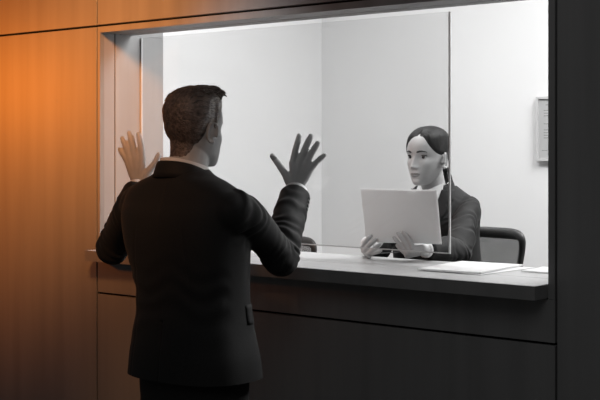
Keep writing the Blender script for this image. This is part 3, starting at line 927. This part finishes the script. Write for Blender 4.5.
wb = [xf(head_grid(True), whm)]+[xf(e, whm) for e in ears()]
wb.append(tube([wp(0, -.015, 1.32), wp(0, -.002, 1.38), wp(0, .022, 1.44), wp(0, .042, 1.51)], [(.060, .055), (.048, .048), (.0445, .046), (.043, .047)], 24, 5, ref=(1, 0, 0)))
wb.append(loft([(.885, WX, WY+.09, .14, .11, 2.3), (.98, WX, WY+.085, .15, .11, 2.3), (1.10, WX, WY+.055, .118, .088, 2.3), (1.22, WX, WY+.02, .130, .100, 2.3),
                (1.32, WX, WY+.008, .130, .080, 2.3), (1.37, WX, WY+.012, .100, .058, 2.2), (1.395, WX, WY+.02, .06, .045, 2)], 36, 5))
for S_, E_, W_ in ((wRS, wRE, wRW), (wLS, wLE, wLW)):
    d = np.array(W_)-np.array(E_)
    wb.append(tube([tuple(np.array(S_)*.85+np.array(E_)*.15+np.array((0, 0, -.012))), tuple((np.array(S_)+np.array(E_))/2), E_], [.026, .032, .030], 16, 5))
    wb.append(tube([E_, tuple(np.array(E_)+d*.35), tuple(np.array(E_)+d*.8), tuple(np.array(W_)+d*.05)], [.033, .035, .026, .021], 16, 5))
for s in (-1, 1):
    wb.append(tube([wp(s*.08, -.09, .955), wp(s*.09, .12, .95), wp(s*.095, .315, .935)], [.082, .070, .052], 18, 5))
    wb.append(tube([wp(s*.095, .315, .935), wp(s*.095, .30, .78), wp(s*.095, .27, .60), wp(s*.095, .24, .43)], [.050, .048, .046, .032], 18, 5))
    wb.append(tube([wp(s*.095, .20, .385), wp(s*.095, .28, .385), wp(s*.095, .35, .372)], [.03, .03, .017], 12, 4))
wbm = fuse(wb+wl+wr, .0026, 3, .5)
paint_lips(wbm, whm)
link('body', wbm, [M['skin_w'], M['lip']], woman, True)
face_parts(woman, whm, True, (-.02, 1, .02), M['skin_w'], M['hair_w'])

# hair: smooth, parted, drawn back into a low ponytail
def thick_w(x, y, z):
    xx = x+.006; ax = abs(xx)
    front = .085-.25*ax-25*max(0, ax-.015)**2
    nape = .002-.085*np.clip((-.022-y)/.05, 0, 1)**.7
    k = np.clip((y+.012)/.030, 0, 1)
    line = front*k+nape*(1-k)
    h = z-line
    if h < 0: return max(-.006, h*.5-.0008)
    t = .0035+.006*np.clip((z-.05)/.05, 0, 1)+.003*np.clip((-y)/.08, 0, 1)
    t *= np.clip(h/.020, .12, 1)
    part = .0030*math.exp(-((x+.006)/.004)**2)*np.clip((y+.02)/.06, 0, 1)*np.clip((z-.04)/.04, 0, 1)
    return float(t-part)
wv, wf, _ = hair_shell(thick_w, True, fuzz=.0006, seed=7.0)
hairw = link('hair', me_of(xf((wv, wf), whm)), M['hair_w'], woman, True)
wh = []
tail = [(-.0, -.100, -.045), (-.006, -.122, -.060), (-.020, -.112, -.100), (-.034, -.088, -.140), (-.040, -.072, -.180), (-.040, -.070, -.215)]
for k in range(26):
    a = rnd.uniform(0, 2*PI); rr = .011*math.sqrt(rnd.random())
    pts = [(p[0]+rr*math.cos(a)*w, p[1]+rr*math.sin(a)*w*.8, p[2]+rnd.uniform(-.004, .004)*(i > 1)) for i, (p, w) in enumerate(zip(tail, (.9, .8, 1.5, 1.8, 1.6, .8)))]
    wh.append(xf(tube(pts, [.005, .0055, .0062, .006, .005, .0015], 8, 4), whm))
link('ponytail', me_of(join(wh)), M['hair_w'], hairw, True)
link('hair_tie', me_of(xf(tube([(-.001, -.108, -.049), (-.004, -.121, -.058)], [.0155, .0155], 16, 1, caps='flat'), whm)), M['lash'], hairw, True)

# blouse: collar and body, cuffs
blouse = link('blouse', me_of(loft([(1.0, WX, WY+.075, .142, .112, 2.4), (1.12, WX, WY+.048, .128, .100, 2.4), (1.23, WX, WY+.016, .138, .112, 2.4), (1.32, WX, WY+.004, .146, .100, 2.4), (1.368, WX, WY+.008, .112, .080, 2.2), (1.400, WX, WY+.000, .056, .060, 2.0)], 44, 5)), M['shirt'], woman, True)
bl = [xf(band(0, .006, .0515, .0555, 1.380, 1.458, .058, .003, .10, th0=PI/2+.30, th1=PI/2+2*PI-.30), Wm)]
# collar points
for s in (-1, 1):
    p0 = Vector(wp(s*.014, .066, 1.408)); p1 = Vector(wp(s*.052, .026, 1.432)); p2 = Vector(wp(s*.060, .050, 1.382)); p3 = Vector(wp(s*.030, .092, 1.352))
    V = [tuple(p) for p in (p0, p1, p2, p3)]; V += [tuple(p+Vector((0, -.003, .001))) for p in (p0, p1, p2, p3)]
    F = [(0, 1, 2, 3), (4, 7, 6, 5), (0, 4, 5, 1), (1, 5, 6, 2), (2, 6, 7, 3), (3, 7, 4, 0)]
    bl.append((V, F))
link('blouse_collar', me_of(bl[0]), M['shirt'], blouse, True)
for q in bl[1:]: link('collar_point', me_of(q), M['shirt'], blouse)
for E_, W_ in ((wRE, wRW), (wLE, wLW)): link('blouse_cuff', me_of(cuff(E_, W_, .0262, .05, .001)), M['shirt'], blouse, True)

# blazer
wj = [loft([(.93, WX, WY+.09, .178, .150, 2.5), (1.0, WX, WY+.082, .168, .140, 2.5), (1.10, WX-.022, WY+.056, .170, .122, 2.4), (1.22, WX-.014, WY+.020, .166, .130, 2.4), (1.30, WX, WY+.007, .164, .118, 2.5),
            (1.345, WX, WY+.010, .166, .100, 2.4), (1.378, WX, WY+.012, .144, .084, 2.2), (1.404, WX, WY+.010, .104, .074, 2.0), (1.428, WX, WY+.004, .068, .066, 2.0)], 60, 6)]
def sleeve_w(S_, E_, W_):
    S_, E_, W_ = map(np.array, (S_, E_, W_))
    d = (W_-E_)/np.linalg.norm(W_-E_); u = (E_-S_)/np.linalg.norm(E_-S_); bis = (u-d); bis /= np.linalg.norm(bis)
    return tube([tuple(S_-u*.02), tuple(S_+(E_-S_)*.33), tuple(S_+(E_-S_)*.68), tuple(E_+bis*.006), tuple(E_+(W_-E_)*.3), tuple(E_+(W_-E_)*.65), tuple(W_-d*.012)],
                [.042, .047, .047, .047, .044, .037, .0305], 24, 6, caps='flat')
wj += [sleeve_w(wRS, wRE, wRW), sleeve_w(wLS, wLE, wLW)]
wj += [ellipsoid((q[0]+(.008 if q is wRS else -.014), q[1], q[2]-.012), (.042, .054, .043)) for q in (wRS, wLS)]
wjm = fuse(wj, .004, 10, .5)
co, no = get_co(wjm), get_no(wjm); disp = np.zeros(len(co))
for S_, E_, W_, sg in ((wRS, wRE, wRW, 1), (wLS, wLE, wLW, -1)):
    s, dist = seg_param(co, [S_, E_, W_]); LA = np.linalg.norm(np.array(E_)-np.array(S_)); near = np.clip((.085-dist)/.025, 0, 1)
    nz = noise_arr(co, (14, 14, 14), 5*sg); nb = noise_arr(co, (10, 10, 10), 2+5*sg)
    disp += near*np.sin(2*PI*s/.042+nz*11)*(.0062*G(s-LA, .07)+.0040*G(s-.11, .09))*(.5+nb)
    disp += near*nz*.009+near*np.abs(nb)**.7*np.sign(nb)*.003
co += no*disp[:, None]; set_co(wjm, co)
# front opening: V between the lapels
def opening(c):
    lx, ly = abs(WX-c.x), WY-c.y
    if c.z > 1.421: return True
    if ly < .02: return False
    w = .060*np.clip((c.z-1.16)/.22, 0, 1)+.001
    return c.z > 1.16 and lx < w
wb_full = BVHTree.FromPolygons([Vector(c) for c in co], [p.vertices[:] for p in wjm.polygons])
drop_faces(wjm, opening)
blz = link('blazer', wjm, M['suit_w'], woman, True)
sd = blz.modifiers.new('cloth_thickness', 'SOLIDIFY'); sd.thickness = .003; sd.offset = -1
def lapel_w(side):
    def fn(u, v):
        zz = 1.408-.235*v
        inner = .060*np.clip((zz-1.16)/.22, 0, 1)-.002
        outer = inner+(.058*math.sin(min(1, v*1.15+.16)*PI)**.75 if v < .97 else .002)
        if .18 < v < .26: outer -= .014                                   # notch
        xx = inner+(outer-inner)*u
        h = wb_full.ray_cast(Vector(wp(side*xx, .5, zz)), Vector((0, 1, 0)))
        if not h[0]: return Vector(wp(side*xx, .06, zz)), Vector((0, -1, 0))
        return h[0], h[1]
    return fn
for s in (1, -1): link('lapel', me_of(patch(lapel_w(s), 8, 30, .0045)), M['suit_w'], blz, True)
link('collar', me_of(xf(collar_band(0, -.002, .0545, .058, 1.436, .036, PI*1.5-PI*.72, PI*1.5+PI*.72), Wm)), M['suit_w'], blz, True)
# trousers and shoes (under the counter)
wt = [loft([(.878, WX, WY+.09, .165, .145, 2.5), (.95, WX, WY+.09, .165, .14, 2.5), (1.02, WX, WY+.085, .155, .12, 2.4)], 36, 4)]
for s in (-1, 1):
    wt.append(tube([wp(s*.08, -.09, .958), wp(s*.09, .12, .952), wp(s*.095, .315, .937)], [.090, .078, .060], 18, 5))
    wt.append(tube([wp(s*.095, .312, .94), wp(s*.095, .30, .78), wp(s*.095, .27, .60), wp(s*.095, .24, .44)], [.060, .058, .055, .048], 18, 5))
link('trousers', fuse(wt, .006, 4), M['suit_w'], woman, True)
for s in (-1, 1):
    sp = [tube([wp(s*.095, .19, .392), wp(s*.095, .27, .392), wp(s*.095, .34, .378), wp(s*.095, .38, .370)], [(.033, .035), (.036, .035), (.038, .024), (.026, .016)], 16, 5, ref=(1, 0, 0)),
          box(WX-s*.095-.032, WX-s*.095+.032, WY-.375, WY-.165, .351, .362)]
    link('shoe', fuse(sp, .004, 4), M['shoe'], woman, True)

# ------------------------------------------------------------------ light
def area(name, loc, target, size, energy, color=(1, 1, 1), sizey=None, spread=None):
    l = bpy.data.lights.new(name, 'AREA'); l.energy = energy; l.color = color; l.size = size
    if sizey: l.shape = 'RECTANGLE'; l.size_y = sizey
    if spread: l.spread = spread
    o = bpy.data.objects.new(name, l); C.objects.link(o); o.location = loc
    o.rotation_euler = (Vector(target)-Vector(loc)).to_track_quat('-Z', 'Y').to_euler()
    return o
area('booth_ceiling_lamp', (-1.4, 4.3, 3.03), (-1.4, 4.3, 0), 1.3, 80, sizey=1.0)
area('booth_ceiling_lamp', (-3.0, 3.75, 3.03), (-3.0, 3.75, 0), 1.0, 34, sizey=.7)
area('hall_lamp', (-.6, .9, 2.9), (-1.8, 2.6, 1.2), 1.2, 4.2)
def point(name, loc, energy, color, r):
    l = bpy.data.lights.new(name, 'POINT'); l.energy = energy; l.color = color; l.shadow_soft_size = r
    o = bpy.data.objects.new(name, l); C.objects.link(o); o.location = loc
def spot(name, loc, target, energy, color, ang, blend, r=.05):
    l = bpy.data.lights.new(name, 'SPOT'); l.energy = energy; l.color = color; l.shadow_soft_size = r
    l.spot_size = math.radians(ang); l.spot_blend = blend
    o = bpy.data.objects.new(name, l); C.objects.link(o); o.location = loc
    o.rotation_euler = (Vector(target)-Vector(loc)).to_track_quat('-Z', 'Y').to_euler()
spot('orange_wall_washer', (-5.6, 1.3, 1.9), (-4.75, 2.93, 2.0), 235, (1.0, .21, .002), 84, 1.0, .12)
spot('warm_jamb_fill', (-2.0, 1.2, 2.95), (-3.42, 3.0, 1.78), 480, (1.0, .37, .10), 32, 1.0, .22)  # added fill, no real fitting: warms the left jamb and raised left hand
spot('amber_back_fill', (-1.6, .6, 2.95), (-2.64, 2.35, 1.33), 110, (1.0, .42, .15), 17, 1.0, .15)  # invented spot that only browns the left of the man's back
spot('woman_front_fill', (-3.4, .9, 2.95), (-2.40, 3.55, 1.38), 230, (1.0, 1.0, 1.0), 17, 1.0, .12)  # unseen helper spot brightening the woman's face and held sheets from the front

w = bpy.data.worlds.new('world'); bpy.context.scene.world = w; w.use_nodes = True
w.node_tree.nodes['Background'].inputs['Color'].default_value = (1, 1, 1, 1)
w.node_tree.nodes['Background'].inputs['Strength'].default_value = .05

# ------------------------------------------------------------------ camera
cam = bpy.data.cameras.new('camera'); co_ = bpy.data.objects.new('camera', cam); C.objects.link(co_)
cam.sensor_width = 36; cam.lens = 72; cam.shift_y = -49/600; cam.clip_end = 60
co_.location = (0, 0, H)
co_.rotation_euler = (PI/2, 0, math.atan2(.637, .771))
sc = bpy.context.scene; sc.camera = co_
vs = sc.view_settings
vs.view_transform = 'Standard'; vs.look = 'None'; vs.exposure = 0.0; vs.gamma = 1.0; vs.use_curve_mapping = False
